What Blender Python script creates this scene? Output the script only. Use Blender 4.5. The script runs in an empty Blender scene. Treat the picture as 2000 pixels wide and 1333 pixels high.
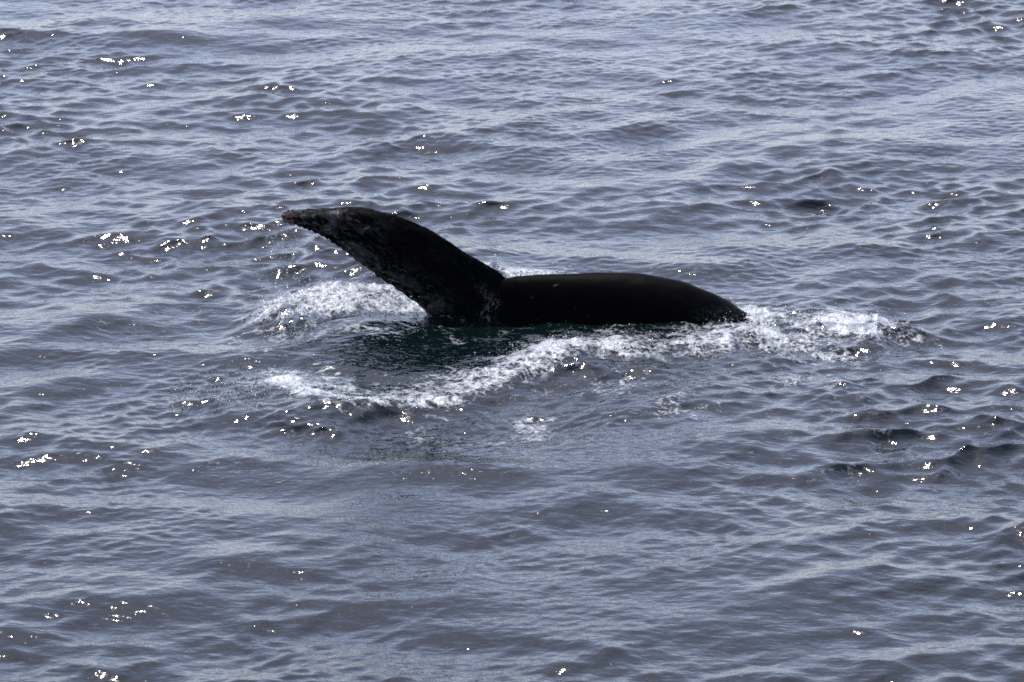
import bpy, bmesh, math, random
import numpy as np
from mathutils import Vector, Matrix, noise

random.seed(7)
RNG = np.random.default_rng(11)
scene = bpy.context.scene
COL = scene.collection

# ------------------------------------------------------------------ camera
TILT = math.radians(16.0)                       # looking down from a boat's upper deck
cam_data = bpy.data.cameras.new('camera')
cam = bpy.data.objects.new('camera', cam_data)
COL.objects.link(cam)
cam.location = (0.075, -40.42, 11.411)
cam.rotation_euler = (math.radians(90) - TILT, 0, 0)
cam_data.sensor_width = 36.0
cam_data.lens = 151.2
cam_data.clip_end = 20000
cam_data.dof.use_dof = True
cam_data.dof.focus_distance = 42.0
cam_data.dof.aperture_fstop = 3.8
scene.camera = cam

# ------------------------------------------------------------------ sky and sun
SUN_ELEV = math.radians(56.5)
SUN_AZ = math.radians(-3)                       # measured from straight ahead (+Y), negative = left
world = bpy.data.worlds.new('World')
scene.world = world
world.use_nodes = True
wn = world.node_tree
for n in list(wn.nodes):
    wn.nodes.remove(n)
out = wn.nodes.new('ShaderNodeOutputWorld')
bg = wn.nodes.new('ShaderNodeBackground')
sky = wn.nodes.new('ShaderNodeTexSky')
sky.sky_type = 'NISHITA'
sky.sun_disc = False
sky.sun_elevation = SUN_ELEV
sky.sun_rotation = SUN_AZ
sky.altitude = 0
sky.air_density = 1.0
sky.dust_density = .7
sky.ozone_density = 4.0
tint = wn.nodes.new('ShaderNodeMix'); tint.data_type = 'RGBA'; tint.blend_type = 'MULTIPLY'; tint.inputs[0].default_value = 1
tint.inputs[7].default_value = (1.045, .975, 1.05, 1)          # thin high haze: slightly violet daylight
hz = wn.nodes.new('ShaderNodeHueSaturation'); hz.inputs['Saturation'].default_value = .70   # milky high haze
wn.links.new(sky.outputs[0], hz.inputs['Color'])
wn.links.new(hz.outputs[0], tint.inputs[6])
wn.links.new(tint.outputs[2], bg.inputs[0])
wn.links.new(bg.outputs[0], out.inputs[0])
bg.inputs[1].default_value = 0.13

sl = bpy.data.lights.new('sun', 'SUN')
sl.energy = 2.2
sl.angle = math.radians(0.53)
sl.color = (1.0, 0.95, 0.88)
sun = bpy.data.objects.new('sun', sl)
COL.objects.link(sun)
sdir = Vector((math.sin(SUN_AZ) * math.cos(SUN_ELEV), math.cos(SUN_AZ) * math.cos(SUN_ELEV), math.sin(SUN_ELEV)))
sun.rotation_euler = sdir.to_track_quat('Z', 'Y').to_euler()
sun.location = sdir * 50

scene.view_settings.view_transform = 'Standard'
scene.view_settings.look = 'None'
scene.view_settings.gamma = 1.0
scene.view_settings.exposure = 0.90
scene.cycles.use_denoising = False
scene.cycles.filter_width = 1.7
scene.cycles.max_bounces = 6
scene.cycles.sample_clamp_indirect = 6.0

# ------------------------------------------------------------------ helpers
def material(name):
    m = bpy.data.materials.new(name)
    m.use_nodes = True
    nt = m.node_tree
    return m, nt, nt.nodes['Principled BSDF']

def tag(o, label, cat=None, kind=None, group=None):
    o['label'] = label
    if cat: o['category'] = cat
    if kind: o['kind'] = kind
    if group: o['group'] = group
    return o

def mesh_from_arrays(name, verts, faces, smooth=True):
    """verts (n,3) float, faces (m,k) int with k equal for all"""
    me = bpy.data.meshes.new(name)
    n, m, k = len(verts), len(faces), faces.shape[1]
    me.vertices.add(n)
    me.vertices.foreach_set('co', np.ascontiguousarray(verts, dtype=np.float32).ravel())
    me.loops.add(m * k)
    me.loops.foreach_set('vertex_index', np.ascontiguousarray(faces, dtype=np.int32).ravel())
    me.polygons.add(m)
    me.polygons.foreach_set('loop_start', np.arange(0, m * k, k, dtype=np.int32))
    me.polygons.foreach_set('use_smooth', np.full(m, smooth, dtype=bool))
    me.update(calc_edges=True)
    return me

def lattice(x, y, seed):
    """smooth value noise, 0..1"""
    g = np.random.default_rng(seed).random((512, 512)).astype(np.float32)
    xi = np.floor(x).astype(int); yi = np.floor(y).astype(int)
    fx = (x - xi); fy = (y - yi)
    fx = fx * fx * (3 - 2 * fx); fy = fy * fy * (3 - 2 * fy)
    a = g[xi % 512, yi % 512]; b = g[(xi + 1) % 512, yi % 512]
    c = g[xi % 512, (yi + 1) % 512]; d = g[(xi + 1) % 512, (yi + 1) % 512]
    return (a * (1 - fx) + b * fx) * (1 - fy) + (c * (1 - fx) + d * fx) * fy

def fbm(x, y, scale, octaves=4, seed=0, gain=0.5):
    v = 0; a = 1.0; t = 0
    for o in range(octaves):
        ang = 0.6 + o * 1.1
        xr = (x * math.cos(ang) - y * math.sin(ang)) / scale
        yr = (x * math.sin(ang) + y * math.cos(ang)) / scale
        v = v + a * lattice(xr + 37.7 * o + 100, yr + 11.3 * o + 100, seed + o)
        t += a; a *= gain; scale *= 0.5
    return v / t

def seg_dist(X, Y, pts, yscale=1.0):
    """distance to a polyline (y distances weighted) and position 0..1 along it"""
    best = np.full(X.shape, 1e9); par = np.zeros(X.shape)
    n = len(pts) - 1
    for i in range(n):
        (ax, ay), (bx, by) = pts[i], pts[i + 1]
        ux, uy = bx - ax, (by - ay) * yscale
        px, py = X - ax, (Y - ay) * yscale
        t = np.clip((px * ux + py * uy) / (ux * ux + uy * uy + 1e-9), 0, 1)
        d = np.hypot(px - t * ux, py - t * uy)
        w = d < best
        best[w] = d[w]; par[w] = ((i + t) / n)[w]
    return best, par

def blob(X, Y, cx, cy, rx, ry):
    return np.exp(-(((X - cx) / rx) ** 2 + ((Y - cy) / ry) ** 2))

# ------------------------------------------------------------------ the sea surface
BANDS = [(6.5, 3.2, .0012, 16, 26), (3.2, 1.6, .0030, 60, 30), (1.6, .8, .0058, 110, 34),
         (.8, .4, .0092, 160, 38), (.4, .2, .0096, 220, 40), (.2, .1, .0078, 240, 42), (.1, .06, .0060, 180, 48)]
MEAN_DIR = math.radians(-90 + 31)
waves = {0: [], 1: [], 2: []}
for l0, l1, mss, n, spread in BANDS:
    lam = np.exp(RNG.uniform(math.log(l1), math.log(l0), n))
    k = 2 * math.pi / lam
    th = MEAN_DIR + np.radians(RNG.normal(0, spread, n))
    th = np.where(RNG.random(n) < .28, th - math.radians(66), th)      # a weaker cross sea
    amp = np.sqrt(2 * mss / n) / k * RNG.uniform(.5, 1.4, n)
    ph = RNG.uniform(0, 2 * math.pi, n)
    g = 0 if l1 >= .8 else (1 if l1 >= .2 else 2)
    waves[g].append(np.stack([k * np.cos(th), k * np.sin(th), amp, ph], 1))
waves = {g: np.concatenate(w) for g, w in waves.items()}

FRONT = [(-2.0, -2.2), (-1.74, -2.6), (-1.34, -2.72), (-.96, -2.72), (-.64, -2.55), (-.31, -2.25), (.07, -1.8),
         (.37, -1.42), (.67, -1.12), (1.06, -1.0), (1.45, -1.08), (1.8, -.98), (2.06, -.75), (2.31, -.55)]
LEFT = [(-2.45, .1), (-2.16, .5), (-1.86, .8), (-1.56, .95), (-1.27, 1.2), (-.94, .8), (-.73, .2)]

def local_shape(X, Y):
    """water pushed about by the whale: mound, curling rim, trough"""
    d, t = seg_dist(X, Y, FRONT)
    h = .09 * np.exp(-(d / .30) ** 2) * (.55 + .45 * np.sin(t * 7.0 + .6) ** 2)
    h = h + .13 * blob(X, Y, -1.65, .62, .62, .55)
    h = h + .10 * blob(X, Y, -2.25, .15, .35, .4)
    h = h + .14 * blob(X, Y, -1.40, -.30, .60, 1.1) * (Y < 3)
    h = h + .12 * (fbm(X, Y, .55, 3, 900) - .45) * blob(X, Y, 1.0, -.35, 1.7, .45)
    h = h + .08 * blob(X, Y, 1.25, -.30, 1.0, .32)
    h = h + .05 * blob(X, Y, 3.0, -.05, .75, .5) + .06 * blob(X, Y, 3.6, -.35, .35, .45)
    h = h + .10 * blob(X, Y, 1.25, -1.75, .5, .35) + .10 * blob(X, Y, -1.75, -3.1, .55, .4)
    h = h - .06 * blob(X, Y, -.3, -3.6, 1.4, .9)
    return h

def sea(xs, ys):
    dxs = np.gradient(xs); dys = np.gradient(ys)
    X, Y = np.meshgrid(xs, ys, indexing='ij')
    near = blob(X, Y, .3, -1.0, 3.4, 2.6)
    patch = fbm(X, Y, 3.2, 3, 50)
    patch2 = fbm(X, Y * .7, 1.3, 3, 60)
    calm = np.clip(1.2 * blob(X, Y, -1.0, -1.3, 1.0, .85) + .9 * blob(X, Y, .55, -.3, 1.3, .35) + .25 * blob(X, Y, -.1, -5.2, 2.2, 2.0), 0, 1)
    grain = .75 * blob(X, Y, -.6, -3.3, 1.7, .5) + .5 * blob(X, Y, 2.2, -1.7, .9, .5) + blob(X, Y, -2.45, -2.2, .6, .6) + .9 * blob(X, Y, .95, -1.85, .55, .4) + .8 * blob(X, Y, 3.05, -2.4, .5, .8) \
        + .8 * blob(X, Y, -1.75, -3.4, .5, .5) + .9 * blob(X, Y, -1.7, .5, .8, .6) + .9 * blob(X, Y, 3.2, 0, 1.0, .8)
    south = np.clip((-3.0 - Y) / 4, 0, 1) * .30
    big = np.clip(2.2 * fbm(X, Y, 6.0, 2, 70) - .15, .55, 1.08)
    m = {0: (1 - .9 * south) * big * (1 - .8 * calm - .15 * near),
         1: (1 - .4 * south) * np.clip(3.4 * patch - .80, .28, 1.9) * (1 - .85 * calm) * (1 + 1.3 * np.clip(blob(X, Y, 3.15, -.5, .9, .8), 0, 1)),
         2: np.clip(.1 + 2.4 * (patch2 - .2), .12, 1.9) * (1 - .5 * calm) + 2.6 * np.clip(grain, 0, 1)}
    Z = np.zeros(X.shape); DX = np.zeros(X.shape); DY = np.zeros(X.shape)
    for g, w in waves.items():
        kx, ky, a, ph = (w[:, i] for i in range(4))
        k = np.hypot(kx, ky)
        fx = np.exp(-(np.abs(np.outer(dxs, kx)) / 1.6) ** 4)
        fy = np.exp(-(np.abs(np.outer(dys, ky)) / 1.6) ** 4)
        Ex = (np.exp(1j * np.outer(xs, kx)) * fx).astype(np.complex64)
        Ey = (np.exp(1j * (np.outer(ys, ky) + ph)) * a * fy).astype(np.complex64)
        Z += m[g] * (Ex @ Ey.T).real
        DX -= 1.05 * m[g] * (Ex @ (Ey * (kx / k).astype(np.complex64)).T).imag
        DY -= 1.05 * m[g] * (Ex @ (Ey * (ky / k).astype(np.complex64)).T).imag
    Z += local_shape(X, Y)
    return X + DX, Y + DY, Z, X, Y

def graded(lo, hi, step, far, growth):
    core = np.arange(lo, hi + step / 2, step)
    ext = []; s = step; p = 0
    while p < far:
        s *= growth; p += s; ext.append(p)
    ext = np.array(ext)
    return np.concatenate([(core[0] - ext)[::-1], core, core[-1] + ext])

def grid_faces(nx, ny):
    i, j = np.meshgrid(np.arange(nx - 1), np.arange(ny - 1), indexing='ij')
    a = (i * ny + j).ravel()
    return np.stack([a, a + ny, a + ny + 1, a + 1], 1)

xs = graded(-8.2, 8.2, .024, 4000, 1.13)
ys = graded(-11.5, 18.5, .028, 4000, 1.13)
SX, SY, SZ, _, _ = sea(xs, ys)
water_me = mesh_from_arrays('sea', np.stack([SX, SY, SZ], 2).reshape(-1, 3), grid_faces(len(xs), len(ys)))

m_water, nt, bsdf = material('sea_water')
bsdf.inputs['Base Color'].default_value = (.0016, .0065, .0070, 1)
bsdf.inputs['Roughness'].default_value = .07
bsdf.inputs['IOR'].default_value = 1.333
tc = nt.nodes.new('ShaderNodeTexCoord')
def noise_bump(scale, stretch, dist, strength, prev=None, detail=2.0, rot=0):
    mp = nt.nodes.new('ShaderNodeMapping')
    mp.inputs['Scale'].default_value = stretch
    mp.inputs['Rotation'].default_value = (0, 0, rot)
    nz = nt.nodes.new('ShaderNodeTexNoise')
    nz.inputs['Scale'].default_value = scale
    nz.inputs['Detail'].default_value = detail
    nz.inputs['Roughness'].default_value = .55
    bp = nt.nodes.new('ShaderNodeBump')
    bp.inputs['Distance'].default_value = dist
    bp.inputs['Strength'].default_value = strength
    nt.links.new(tc.outputs['Object'], mp.inputs['Vector'])
    nt.links.new(mp.outputs[0], nz.inputs['Vector'])
    nt.links.new(nz.outputs['Fac'], bp.inputs['Height'])
    if prev: nt.links.new(prev.outputs[0], bp.inputs['Normal'])
    return bp
b1 = noise_bump(13, (.55, 1, 1), .012, .8, None, 2, .2)
b2 = noise_bump(34, (.8, 1, 1), .0040, .5, b1, 1, -.3)
nt.links.new(b2.outputs[0], bsdf.inputs['Normal'])
water_me.materials.append(m_water)
water = bpy.data.objects.new('sea', water_me)
COL.objects.link(water)
tag(water, 'choppy blue grey sea water with sparkling wavelets', kind='structure')

# ------------------------------------------------------------------ the whale
S, C = math.sin(TILT), math.cos(TILT)
def lift(u, v, y):
    """outline point (u to the right, v up as measured square to the sight line, metres) set at depth y"""
    return Vector((u, y, (v - y * S) / C))

def resample(pts, n):
    p = np.array(pts, float)
    # catmull-rom densify, then equal arc length
    q = np.vstack([2 * p[0] - p[1], p, 2 * p[-1] - p[-2]])
    dense = []
    for i in range(1, len(q) - 2):
        for t in np.linspace(0, 1, 12, endpoint=False):
            a, b, c, d = q[i - 1], q[i], q[i + 1], q[i + 2]
            dense.append(.5 * (2 * b + (c - a) * t + (2 * a - 5 * b + 4 * c - d) * t * t + (3 * b - 3 * c + d - a) * t ** 3))
    dense.append(p[-1]); dense = np.array(dense)
    s = np.concatenate([[0], np.cumsum(np.hypot(*np.diff(dense, axis=0).T))]); s /= s[-1]
    tt = np.linspace(0, 1, n)
    return np.stack([np.interp(tt, s, dense[:, 0]), np.interp(tt, s, dense[:, 1])], 1)

# outlines in centimetres, measured from the notch between leading edge and tail stock
LEAD = [(27, 1), (14, 26), (3, 42), (-3.5, 49.5), (-15, 56.5), (-33.5, 67), (-52.5, 79.5), (-72.5, 92), (-92.5, 101), (-112.5, 108),
        (-132.5, 113), (-152.5, 114.7), (-167.5, 113.8), (-182.5, 113.4), (-192.5, 113.2), (-200, 111.5), (-207.5, 111), (-214, 109.5), (-218, 106.5)]
TRAIL = [(-70, -36), (-71.5, -12), (-72.5, 0), (-75.5, 8), (-82.5, 16), (-92.5, 23.5), (-105, 32), (-115, 38.5), (-125, 45.5), (-136.5, 54.5),
         (-142.5, 58.5), (-152.5, 66), (-165, 75.5), (-177.5, 83.5), (-192.5, 90), (-205, 95.5), (-212.5, 98), (-216.5, 101), (-218, 104.5)]
NS, NC = 110, 30
Lp = resample(LEAD, NS) / 100; Tp = resample(TRAIL, NS) / 100
bm = bmesh.new()
def fluke_lobe(flip):
    rings = []
    for i in range(NS):
        s = i / (NS - 1)
        l = Lp[i]; t = Tp[i].copy()
        t += np.array([-.5, -.7]) * (.008 * (noise.fractal(Vector((s * 13, 3.1, 0)), 1, 2, 2)) + .003 * noise.noise(Vector((s * 26, 8.3, 0)))) * min(1, s * 4)
        th = .16 * (1 - s) ** 1.1 + .034
        if s > .96: th *= max(.35, (1 - s) / .04)
        ring = []
        for j in range(NC * 2):
            ca = 2 * math.pi * j / (NC * 2)
            c = .5 - .5 * math.cos(ca)
            side = 1 if j < NC else -1
            prof = 2.05 * math.sqrt(c) * (1 - c) ** .85 + .10 * math.sqrt(max(0, c * (1 - c))) * 2
            half = .5 * th * prof
            u = l[0] * (1 - c) + t[0] * c
            v = l[1] * (1 - c) + t[1] * c
            y = .10 + .42 * s ** 1.4 - .30 * s * c * (1 - .5 * s) - .10 * math.sin(c * math.pi) * s + side * half
            p = lift(u, v, y)
            if flip: p.z = -.72 - p.z
            ring.append(bm.verts.new(p))
        rings.append(ring)
    n = NC * 2
    for i in range(NS - 1):
        for j in range(n):
            f = (rings[i][j], rings[i][(j + 1) % n], rings[i + 1][(j + 1) % n], rings[i + 1][j])
            bm.faces.new(f if not flip else f[::-1])
    bm.faces.new(rings[0] if flip else rings[0][::-1])
    bm.faces.new(rings[-1][::-1] if flip else rings[-1])
fluke_lobe(False)
fluke_lobe(True)

# tail stock: x, top of back, half height, half depth (metres)
STOCK = [(-.55, .02, .30, .07), (-.30, .20, .46, .16), (-.05, .40, .56, .26), (.04, .428, .57, .29), (.13, .444, .58, .31), (.33, .455, .60, .35), (.60, .462, .63, .39),
         (.90, .476, .66, .43), (1.14, .475, .68, .46), (1.36, .462, .70, .49), (1.54, .428, .72, .51), (1.75, .382, .75, .53), (1.90, .322, .77, .54), (2.05, .262, .80, .56),
         (2.2, .180, .84, .58), (2.35, .080, .88, .60), (2.5, -.02, .91, .62), (2.7, -.15, .95, .65), (3.2, -.45, 1.05, .75), (4.0, -1.15, 1.2, .95), (5.2, -2.1, 1.4, 1.2), (6.6, -3.2, 1.3, 1.2), (7.6, -4.2, .5, .5)]
sp = np.array(STOCK)
xx = np.concatenate([np.linspace(-.55, 2.8, 90), np.linspace(2.9, 7.6, 50)])
prev = None; n = 64
for x in xx:
    top, rz, ry = (float(np.interp(x, sp[:, 0], sp[:, i])) for i in (1, 2, 3))
    ring = []
    for j in range(n):
        a = 2 * math.pi * j / n
        # slightly keeled ellipse
        ca, sa = math.cos(a), math.sin(a)
        ring.append(bm.verts.new((x, .12 + ry * ca * (1 - .12 * abs(sa) ** 3), top - rz + rz * sa)))
    if prev:
        for j in range(n):
            bm.faces.new((prev[j], ring[j], ring[(j + 1) % n], prev[(j + 1) % n]))
    else:
        bm.faces.new(ring)
    prev = ring
bm.faces.new(prev[::-1])
bmesh.ops.recalc_face_normals(bm, faces=bm.faces)
raw = bpy.data.meshes.new('whale_raw'); bm.to_mesh(raw); bm.free()
tmp = bpy.data.objects.new('whale_raw', raw); COL.objects.link(tmp)
md = tmp.modifiers.new('r', 'REMESH'); md.mode = 'VOXEL'; md.voxel_size = .013; md.use_smooth_shade = True
md2 = tmp.modifiers.new('s', 'SMOOTH'); md2.factor = .5; md2.iterations = 5
dg = bpy.context.evaluated_depsgraph_get()
whale_me = bpy.data.meshes.new_from_object(tmp.evaluated_get(dg))
bpy.data.objects.remove(tmp); bpy.data.meshes.remove(raw)
whale_me.name = 'whale'
nv = len(whale_me.vertices)
co = np.zeros(nv * 3, np.float32); whale_me.vertices.foreach_get('co', co); co = co.reshape(-1, 3)
no = np.zeros(nv * 3, np.float32); whale_me.vertex_normals.foreach_get('vector', no); no = no.reshape(-1, 3)
disp = np.zeros(nv)
for i in np.nonzero(co[:, 2] > -.4)[0]:
    p = Vector(co[i])
    lump = noise.fractal(p * 5, 1, 2, 3) * .006
    rough = noise.fractal(p * 26, .8, 2, 3) * .0028
    w = min(1, max(0, (-.2 - p.x) / 1.2))
    disp[i] = lump * .6 + rough * (.04 + .6 * w)
co = co + no * disp[:, None]
whale_me.vertices.foreach_set('co', co.astype(np.float32).ravel())
whale_me.update()
# skin marks: rake marks thicken towards trailing edge and tip, a few old scars, water running off at the notch
U, Vv = co[:, 0], co[:, 2] * C + co[:, 1] * S
dT, _ = seg_dist(U, Vv, [tuple(p) for p in Tp[::3]])
tipw = np.clip((-1.0 - U) / .8, 0, 1)
wv = np.clip(np.maximum(np.exp(-(dT / .20) ** 2), .85 * tipw), .06, 1) * (U < -.05)
sc = np.zeros(nv)
for (su, sv, ru, rv, an) in [(-1.66, 1.09, .055, .014, .1), (-1.62, 1.075, .03, .01, .3), (.50, .37, .018, .005, .25), 
                             (.27, .25, .008, .006, 0), (-1.34, .93, .03, .006, .4)]:
    du, dv = U - su, Vv - sv
    a_, b_ = du * math.cos(an) + dv * math.sin(an), -du * math.sin(an) + dv * math.cos(an)
    sc = np.maximum(sc, np.exp(-((a_ / ru) ** 2 + (b_ / rv) ** 2)))
ro = .75 * np.exp(-((U + .155 + .15 * (Vv - .2) + .05 * np.sin(Vv * 23)) / .06) ** 2) * np.clip((.40 - Vv) / .1, 0, 1) + .45 * np.exp(-((U - 2.15) / .22) ** 2) * np.clip((.20 - Vv) / .15, 0, 1)
for nm, arr in (('wear', wv), ('scar', sc), ('runoff', ro)):
    whale_me.attributes.new(nm, 'FLOAT', 'POINT').data.foreach_set('value', arr.astype(np.float32))

m_whale, nt, bsdf = material('whale_skin')
tc = nt.nodes.new('ShaderNodeTexCoord')
def tex_noise(scale, detail=4, rough=.6, stretch=(1, 1, 1), rot=(0, 0, 0)):
    mp = nt.nodes.new('ShaderNodeMapping'); mp.inputs['Scale'].default_value = stretch; mp.inputs['Rotation'].default_value = rot
    nz = nt.nodes.new('ShaderNodeTexNoise'); nz.inputs['Scale'].default_value = scale; nz.inputs['Detail'].default_value = detail; nz.inputs['Roughness'].default_value = rough
    nt.links.new(tc.outputs['Object'], mp.inputs[0]); nt.links.new(mp.outputs[0], nz.inputs['Vector'])
    return nz
def ramp(src, stops):
    r = nt.nodes.new('ShaderNodeValToRGB')
    e = r.color_ramp.elements
    e[0].position, e[0].color = stops[0]; e[1].position, e[1].color = stops[-1]
    for p, c in stops[1:-1]:
        x = e.new(p); x.color = c
    nt.links.new(src, r.inputs[0]); return r
def mixc(fac, a, b, mode='MIX'):
    mx = nt.nodes.new('ShaderNodeMix'); mx.data_type = 'RGBA'; mx.blend_type = mode
    for i, v in ((0, fac), (6, a), (7, b)):
        if hasattr(v, 'links'): nt.links.new(v, mx.inputs[i])
        else: mx.inputs[i].default_value = v
    return mx.outputs[2]
G = lambda v: (v, v, v, 1)
# rake marks and old scars: streaks along the lobe, denser towards tip and trailing edge
def along(scale, detail, rough, sx):
    m1 = nt.nodes.new('ShaderNodeMapping'); m1.inputs['Rotation'].default_value = (0, -.437, 0)
    m2 = nt.nodes.new('ShaderNodeMapping'); m2.inputs['Scale'].default_value = (sx, 1, 1)
    nz = nt.nodes.new('ShaderNodeTexNoise'); nz.inputs['Scale'].default_value = scale; nz.inputs['Detail'].default_value = detail; nz.inputs['Roughness'].default_value = rough
    nz.inputs['Distortion'].default_value = .6
    nt.links.new(tc.outputs['Object'], m1.inputs[0]); nt.links.new(m1.outputs[0], m2.inputs[0]); nt.links.new(m2.outputs[0], nz.inputs['Vector'])
    return nz
streak = ramp(along(8, 6, .65, .55).outputs[0], [(.46, G(0)), (.70, G(1))])
fine = ramp(along(34, 5, .65, .45).outputs[0], [(.54, G(0)), (.74, G(1))])
speck = ramp(tex_noise(24, 1, .5).outputs[0], [(.735, G(0)), (.78, G(1))])
scarp = ramp(tex_noise(3.0, 3, .5).outputs[0], [(.50, G(0)), (.66, G(1))])
def attr(nm):
    a_ = nt.nodes.new('ShaderNodeAttribute'); a_.attribute_name = nm; return a_.outputs['Fac']
base = (.0016, .0016, .0020, 1)
wear = mixc(streak.outputs[0], base, (.065, .063, .062, 1))
wear = mixc(fine.outputs[0], wear, (.17, .165, .16, 1))
col = mixc(attr('wear'), base, wear)
spk = nt.nodes.new('ShaderNodeMath'); spk.operation = 'MULTIPLY'
nt.links.new(speck.outputs[0], spk.inputs[0]); nt.links.new(scarp.outputs[0], spk.inputs[1])
col = mixc(spk.outputs[0], col, (.08, .08, .08, 1))
def mul(a, b):
    x = nt.nodes.new('ShaderNodeMath'); x.operation = 'MULTIPLY'; nt.links.new(a, x.inputs[0]); nt.links.new(b, x.inputs[1]); return x.outputs[0]
rough_n = ramp(tex_noise(60, 4, .7).outputs[0], [(.40, G(0)), (.62, G(1))])
col = mixc(mul(attr('scar'), rough_n.outputs[0]), col, (.28, .28, .28, 1))
run_n = ramp(tex_noise(30, 4, .7, (1.6, 1.6, .7)).outputs[0], [(.50, G(0)), (.72, G(1))])
col = mixc(mul(attr('runoff'), run_n.outputs[0]), col, (.22, .23, .25, 1))
nt.links.new(col, bsdf.inputs['Base Color'])
bsdf.inputs['Roughness'].default_value = .5
bsdf.inputs['IOR'].default_value = 1.16
bsdf.inputs['Specular IOR Level'].default_value = .06
bp = nt.nodes.new('ShaderNodeBump'); bp.inputs['Distance'].default_value = .010; nt.links.new(attr('wear'), bp.inputs['Strength'])
nt.links.new(along(22, 5, .6, .4).outputs[0], bp.inputs['Height'])
nt.links.new(bp.outputs[0], bsdf.inputs['Normal'])
whale_me.materials.clear(); whale_me.materials.append(m_whale)
whale_me.polygons.foreach_set('use_smooth', np.full(len(whale_me.polygons), True))
whale = bpy.data.objects.new('whale', whale_me); COL.objects.link(whale)
tag(whale, 'black whale with one tail fluke raised and its tail stock arching into foaming water', 'whale')

# barnacles crusting the fluke tip and the rough trailing edge
def barnacle_mesh(name, spots, mat):
    b = bmesh.new()
    for p, r, nrm in spots:
        q = nrm.to_track_quat('Z', 'Y').to_matrix().to_4x4()
        k = 7
        lo = [b.verts.new(p + q @ Vector((math.cos(6.283 * i / k) * r, math.sin(6.283 * i / k) * r, -.3 * r))) for i in range(k)]
        hi = [b.verts.new(p + q @ Vector((math.cos(6.283 * i / k) * r * .5, math.sin(6.283 * i / k) * r * .5, r * random.uniform(.6, 1.1)))) for i in range(k)]
        ce = b.verts.new(p + q @ Vector((0, 0, r * .35)))
        for i in range(k):
            b.faces.new((lo[i], lo[(i + 1) % k], hi[(i + 1) % k], hi[i]))
            b.faces.new((hi[i], hi[(i + 1) % k], ce))
    me = bpy.data.meshes.new(name); b.to_mesh(me); b.free(); me.materials.append(mat)
    return me
m_barn, nt, bsdf = material('barnacle')
tc = nt.nodes.new('ShaderNodeTexCoord')
r_ = ramp(tex_noise(60, 3, .6).outputs[0], [(.35, (.055, .018, .012, 1)), (.55, (.13, .06, .045, 1)), (.75, (.22, .17, .15, 1))])
nt.links.new(r_.outputs[0], bsdf.inputs['Base Color']); bsdf.inputs['Roughness'].default_value = .5
tipv = np.nonzero((co[:, 0] < -2.06) & (co[:, 2] > .5))[0]
spots = [(Vector(co[i]), random.uniform(.010, .024), Vector(no[i])) for i in RNG.choice(tipv, min(70, len(tipv)), replace=False)]
ob = bpy.data.objects.new('barnacle_cluster', barnacle_mesh('barnacle_cluster', spots, m_barn)); COL.objects.link(ob); ob.parent = whale
tag(ob, 'reddish brown barnacles crusted on the fluke tip', kind='stuff')

# ------------------------------------------------------------------ foam
m_foam, nt, bsdf = material('foam')
tc = nt.nodes.new('ShaderNodeTexCoord')
fr = ramp(tex_noise(38, 5, .65).outputs[0], [(.3, (.46, .50, .51, 1)), (.66, (.66, .68, .68, 1))])
nt.links.new(fr.outputs[0], bsdf.inputs['Base Color'])
bsdf.inputs['Roughness'].default_value = .30
bp = nt.nodes.new('ShaderNodeBump'); bp.inputs['Distance'].default_value = .02; bp.inputs['Strength'].default_value = .5
nt.links.new(tex_noise(30, 4, .6).outputs[0], bp.inputs['Height']); nt.links.new(bp.outputs[0], bsdf.inputs['Normal'])

# bubbly cover: dense froth in the middle, breaking up into bubbles and film at the rims
at_n = nt.nodes.new('ShaderNodeAttribute'); at_n.attribute_name = 'cover'
cn = tex_noise(26, 6, .72)
def mth(op, a, b):
    x = nt.nodes.new('ShaderNodeMath'); x.operation = op
    for i, v in enumerate((a, b)):
        if hasattr(v, 'links'): nt.links.new(v, x.inputs[i])
        else: x.inputs[i].default_value = v
    return x.outputs[0]
cn2 = tex_noise(8, 3, .6, (.6, 1, 1))
warp = tex_noise(7, 3, .6)
vadd = nt.nodes.new('ShaderNodeVectorMath'); vadd.operation = 'MULTIPLY_ADD'
nt.links.new(warp.outputs['Color'], vadd.inputs[0]); vadd.inputs[1].default_value = (.34, .48, .1); nt.links.new(tc.outputs['Object'], vadd.inputs[2])
vor = nt.nodes.new('ShaderNodeTexVoronoi'); vor.feature = 'DISTANCE_TO_EDGE'; vor.voronoi_dimensions = '2D'; vor.inputs['Scale'].default_value = 8.5
nt.links.new(vadd.outputs[0], vor.inputs['Vector'])
lace_n = mth('MULTIPLY', mth('SUBTRACT', .16, vor.outputs['Distance']), .95)
cov = mth('ADD', mth('ADD', at_n.outputs['Fac'], lace_n), mth('ADD', 0.0, 0.0))
cov = mth('ADD', cov, mth('ADD', mth('MULTIPLY', mth('SUBTRACT', cn.outputs[0], .52), .8), mth('MULTIPLY', mth('SUBTRACT', cn2.outputs[0], .5), 1.0)))
mrc = nt.nodes.new('ShaderNodeMapRange'); mrc.inputs[1].default_value = -.06; mrc.inputs[2].default_value = .56; mrc.inputs[4].default_value = .82
mrc.interpolation_type = 'SMOOTHSTEP'
nt.links.new(cov, mrc.inputs[0]); nt.links.new(mrc.outputs[0], bsdf.inputs['Alpha'])

FSTEP = (.011, .019)
fx = np.arange(-4.0, 5.0, FSTEP[0]); fy = np.arange(-5.0, 2.8, FSTEP[1])
FX, FY, FZ, GX, GY = sea(fx, fy)
n_coarse = fbm(GX, GY * .75, .34, 5, 200, .6)
n_fine = fbm(GX, GY * .7, .10, 4, 300, .6)
vein = np.abs(fbm(GX, GY * .8, .30, 4, 400, .55) - .5) * 2
vein2 = np.abs(fbm(GX, GY * .8, .13, 3, 450, .55) - .5) * 2
billow = np.abs(fbm(GX, GY, .22, 5, 500, .62) - .5) * 2

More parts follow.
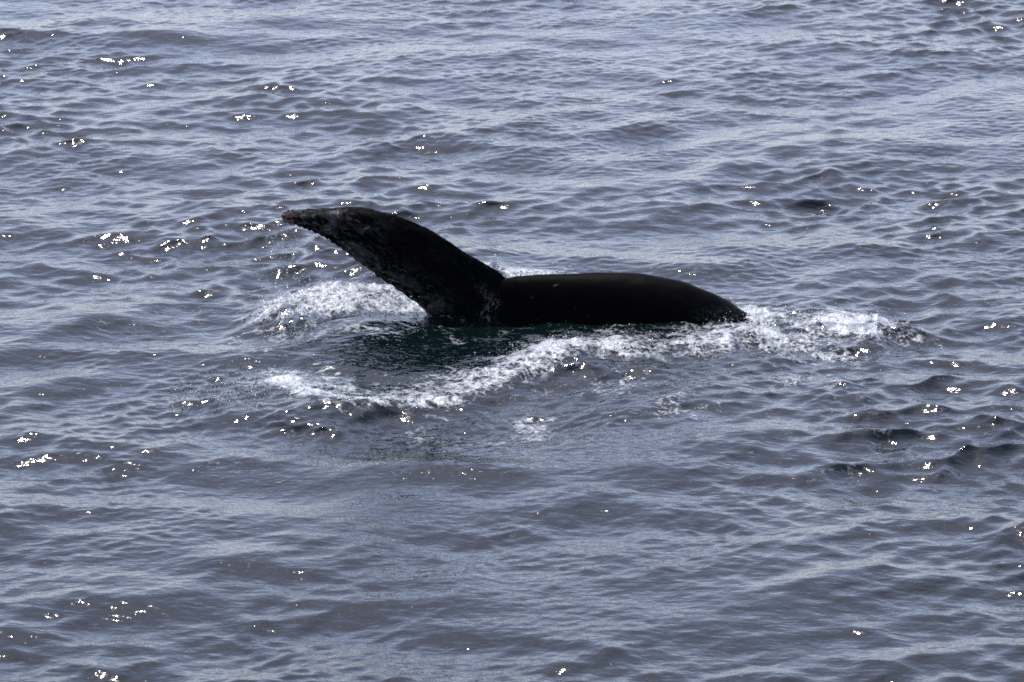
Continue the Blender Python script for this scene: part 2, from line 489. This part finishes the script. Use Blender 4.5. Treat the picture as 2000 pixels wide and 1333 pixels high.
def foam_density():
    dl, tl = seg_dist(GX, GY, LEFT)
    left = .95 * blob(GX, GY, -1.72, .35, .42, .62) + .62 * np.exp(-(dl / .18) ** 2) * (GX < -.9) + .55 * blob(GX, GY, -1.15, .3, .5, .6) + .5 * blob(GX, GY, -2.15, -.1, .35, .4)
    df, tf = seg_dist(GX, GY, FRONT, .85)
    wid = np.interp(tf, [0, .15, .3, .45, .55, .7, .85, 1], [.26, .18, .22, .36, .34, .32, .24, .34]) * (.55 + .95 * fbm(GX, GY, .55, 3, 620))
    inner = GY > np.interp(GX, [p[0] for p in FRONT], [p[1] for p in FRONT])
    big = fbm(GX, GY * .7, .42, 3, 640)
    front = np.exp(-(df / (wid * np.where(inner, 1.2, .8))) ** 2) * np.interp(tf, [0, .2, .4, .55, .8, 1], [.86, .82, .88, 1.0, .86, .80]) * (.40 + 1.10 * big)
    wash = np.exp(-((df - .30) / .34) ** 2) * inner * np.interp(tf, [0, .1, .3, .5, .65, 1], [.5, .55, .6, .6, .35, .3]) * (.4 + 1.1 * fbm(GX, GY * .6, .30, 4, 660))
    trail = .40 * np.exp(-(df / .45) ** 2) * (~inner) * (.2 + 1.2 * big)
    front = np.maximum(front, np.maximum(wash, trail))
    right = .9 * blob(GX, GY, 2.95, -.15, .58, .55) + .75 * blob(GX, GY, 2.45, .35, .35, .45) + .75 * blob(GX, GY, 3.35, -.1, .38, .55) + .75 * blob(GX, GY, 2.5, -.6, .5, .35) + .5 * blob(GX, GY, 3.7, -.25, .4, .45) + .5 * blob(GX, GY, 3.1, -1.0, .5, .3)
    right = right * np.clip(-.30 + 2.4 * fbm(GX, GY * .6, .40, 4, 680, .6), .05, 1.3)
    behind = .95 * blob(GX, GY, .22, 1.72, .42, .32) + .6 * blob(GX, GY, -.3, 1.7, .3, .3)
    return left, front, right, behind
left, front, right, behind = foam_density()
flecks = .62 * blob(GX, GY, .24, -3.25, .26, .40) + .45 * blob(GX, GY, -.8, -3.33, .2, .3) + .45 * blob(GX, GY, -.29, -3.64, .25, .3) + .55 * blob(GX, GY, 1.6, -2.9, .4, .4) + .42 * blob(GX, GY, .9, -2.2, .5, .4) + .4 * blob(GX, GY, 2.9, -1.9, .6, .5)
lace = .5 * blob(GX, GY, -1.6, -.55, 1.1, .38) + .33 * blob(GX, GY, -2.6, -.9, .6, .35)

def foam_sheet(name, dens, label, thick=1.0, lacy=0.0):
    solid = dens - (.30 + .62 * n_coarse + .30 * (n_fine - .5))
    laced = np.minimum(dens * .55 - vein, dens * .6 - .1 - .5 * (n_coarse - .4))
    laced2 = np.minimum(dens * .42 - vein2, dens - .42)
    m = np.maximum(np.maximum(solid, laced), laced2) if lacy < 1 else np.maximum(laced, laced2 * .5 - .05)
    keep_v = m > -.24
    kf = keep_v[:-1, :-1] & keep_v[1:, :-1] & keep_v[1:, 1:] & keep_v[:-1, 1:]
    fc = grid_faces(*GX.shape)[kf.ravel()]
    body = np.clip(m * 3, 0, 1)
    lump = thick * body * (.004 + .060 * billow + .022 * (n_fine - .4)) + .005
    V = np.stack([FX, FY + .3 * lump * (n_fine - .5), FZ + lump], 2).reshape(-1, 3)
    used, inv = np.unique(fc, return_inverse=True)
    me = mesh_from_arrays(name, V[used], inv.reshape(-1, 4))
    at = me.attributes.new('cover', 'FLOAT', 'POINT')
    at.data.foreach_set('value', m.ravel()[used].astype(np.float32))
    me.materials.append(m_foam)
    o = bpy.data.objects.new(name, me); COL.objects.link(o)
    return tag(o, label, 'foam', 'stuff')

foam_sheet('foam', left, 'white frothy splash in the water under the raised fluke tip', 2.2)
foam_sheet('foam', front, 'long white foam crescent curving in front of the whale', .9)
foam_sheet('foam', right, 'churned white wake where the tail stock dives under', 1.1)
foam_sheet('foam', behind, 'low strip of white foam behind the whale tail stock', 1.0)
foam_sheet('foam', flecks, 'small loose foam flecks on smooth water beyond the crescent', .25, .5)
foam_sheet('foam', lace, 'thin lacy foam veins beside the frothy splash', .2, 1)

# ------------------------------------------------------------------ spray
m_drop, nt, bsdf = material('spray_drop')
bsdf.inputs['Base Color'].default_value = (.55, .58, .60, 1)
bsdf.inputs['Roughness'].default_value = .12
bsdf.inputs['IOR'].default_value = 1.333

def drops(name, pts, rad, label):
    b = bmesh.new(); bmesh.ops.create_icosphere(b, subdivisions=1, radius=1)
    bv = np.array([v.co for v in b.verts]); bf = np.array([[v.index for v in f.verts] for f in b.faces]); b.free()
    pts = np.array(pts); rad = np.array(rad)
    st = 1 + .5 * RNG.random((len(pts), 1, 3))
    V = (pts[:, None, :] + bv[None] * rad[:, None, None] * st).reshape(-1, 3)
    F = (bf[None] + (np.arange(len(pts)) * len(bv))[:, None, None]).reshape(-1, 3)
    me = mesh_from_arrays(name, V, F); me.materials.append(m_drop)
    o = bpy.data.objects.new(name, me); COL.objects.link(o)
    return tag(o, label, 'spray', 'stuff')

def over(dens, n, thr, zmin, zmax, power=2.5):
    p = np.clip(dens - thr, 0, None).ravel(); p /= p.sum()
    idx = RNG.choice(len(p), n, p=p)
    h = zmin + (zmax - zmin) * RNG.random(n) ** power
    return np.stack([FX.ravel()[idx] + RNG.normal(0, .03, n), FY.ravel()[idx] + RNG.normal(0, .05, n), FZ.ravel()[idx] + h], 1)
def radii(n, lo, hi): return lo + (hi - lo) * RNG.random(n) ** 3
P = over(left, 1500, .2, .01, .22); drops('spray', P, radii(len(P), .002, .008), 'spray drops bursting from the splash under the fluke tip')
P = over(front, 1800, .2, .01, .09); drops('spray', P, radii(len(P), .002, .007), 'spray drops leaping along the foam crescent')
P = over(right, 1300, .2, .01, .13); drops('spray', P, radii(len(P), .002, .007), 'spray drops over the churned wake at the tail stock')
# falling drips under the tip
n = 260
tt = RNG.random(n)
P = np.stack([-2.12 + .35 * RNG.normal(0, .28, n) - .12 * tt, .35 + .1 * RNG.normal(0, 1, n), .90 - .75 * tt ** 1.4 + RNG.normal(0, .02, n)], 1)
drops('spray', P, radii(n, .003, .008), 'fine drips falling from the barnacled fluke tip')
# plume behind the notch
n = 260
t = RNG.random(n)
P = np.stack([-.10 + .05 * RNG.normal(0, 1, n) * (1.1 - t), 1.7 + .06 * RNG.normal(0, 1, n), .02 + .2 * t], 1)
n2 = 120
P = np.vstack([P, np.stack([RNG.uniform(-.1, .7, n2), 1.7 + .1 * RNG.normal(0, 1, n2), .02 + .12 * RNG.random(n2) ** 2], 1)])
drops('spray', P, radii(len(P), .003, .012), 'small water plume spurting behind the notch of the fluke')

rain = blob(GX, GY, -2.5, -2.35, .55, .55)
P = over(rain, 1400, .1, .0, .10); drops('spray', P, radii(len(P), .002, .006), 'fine spray drops raining on rippled water at the tapered end of the crescent')
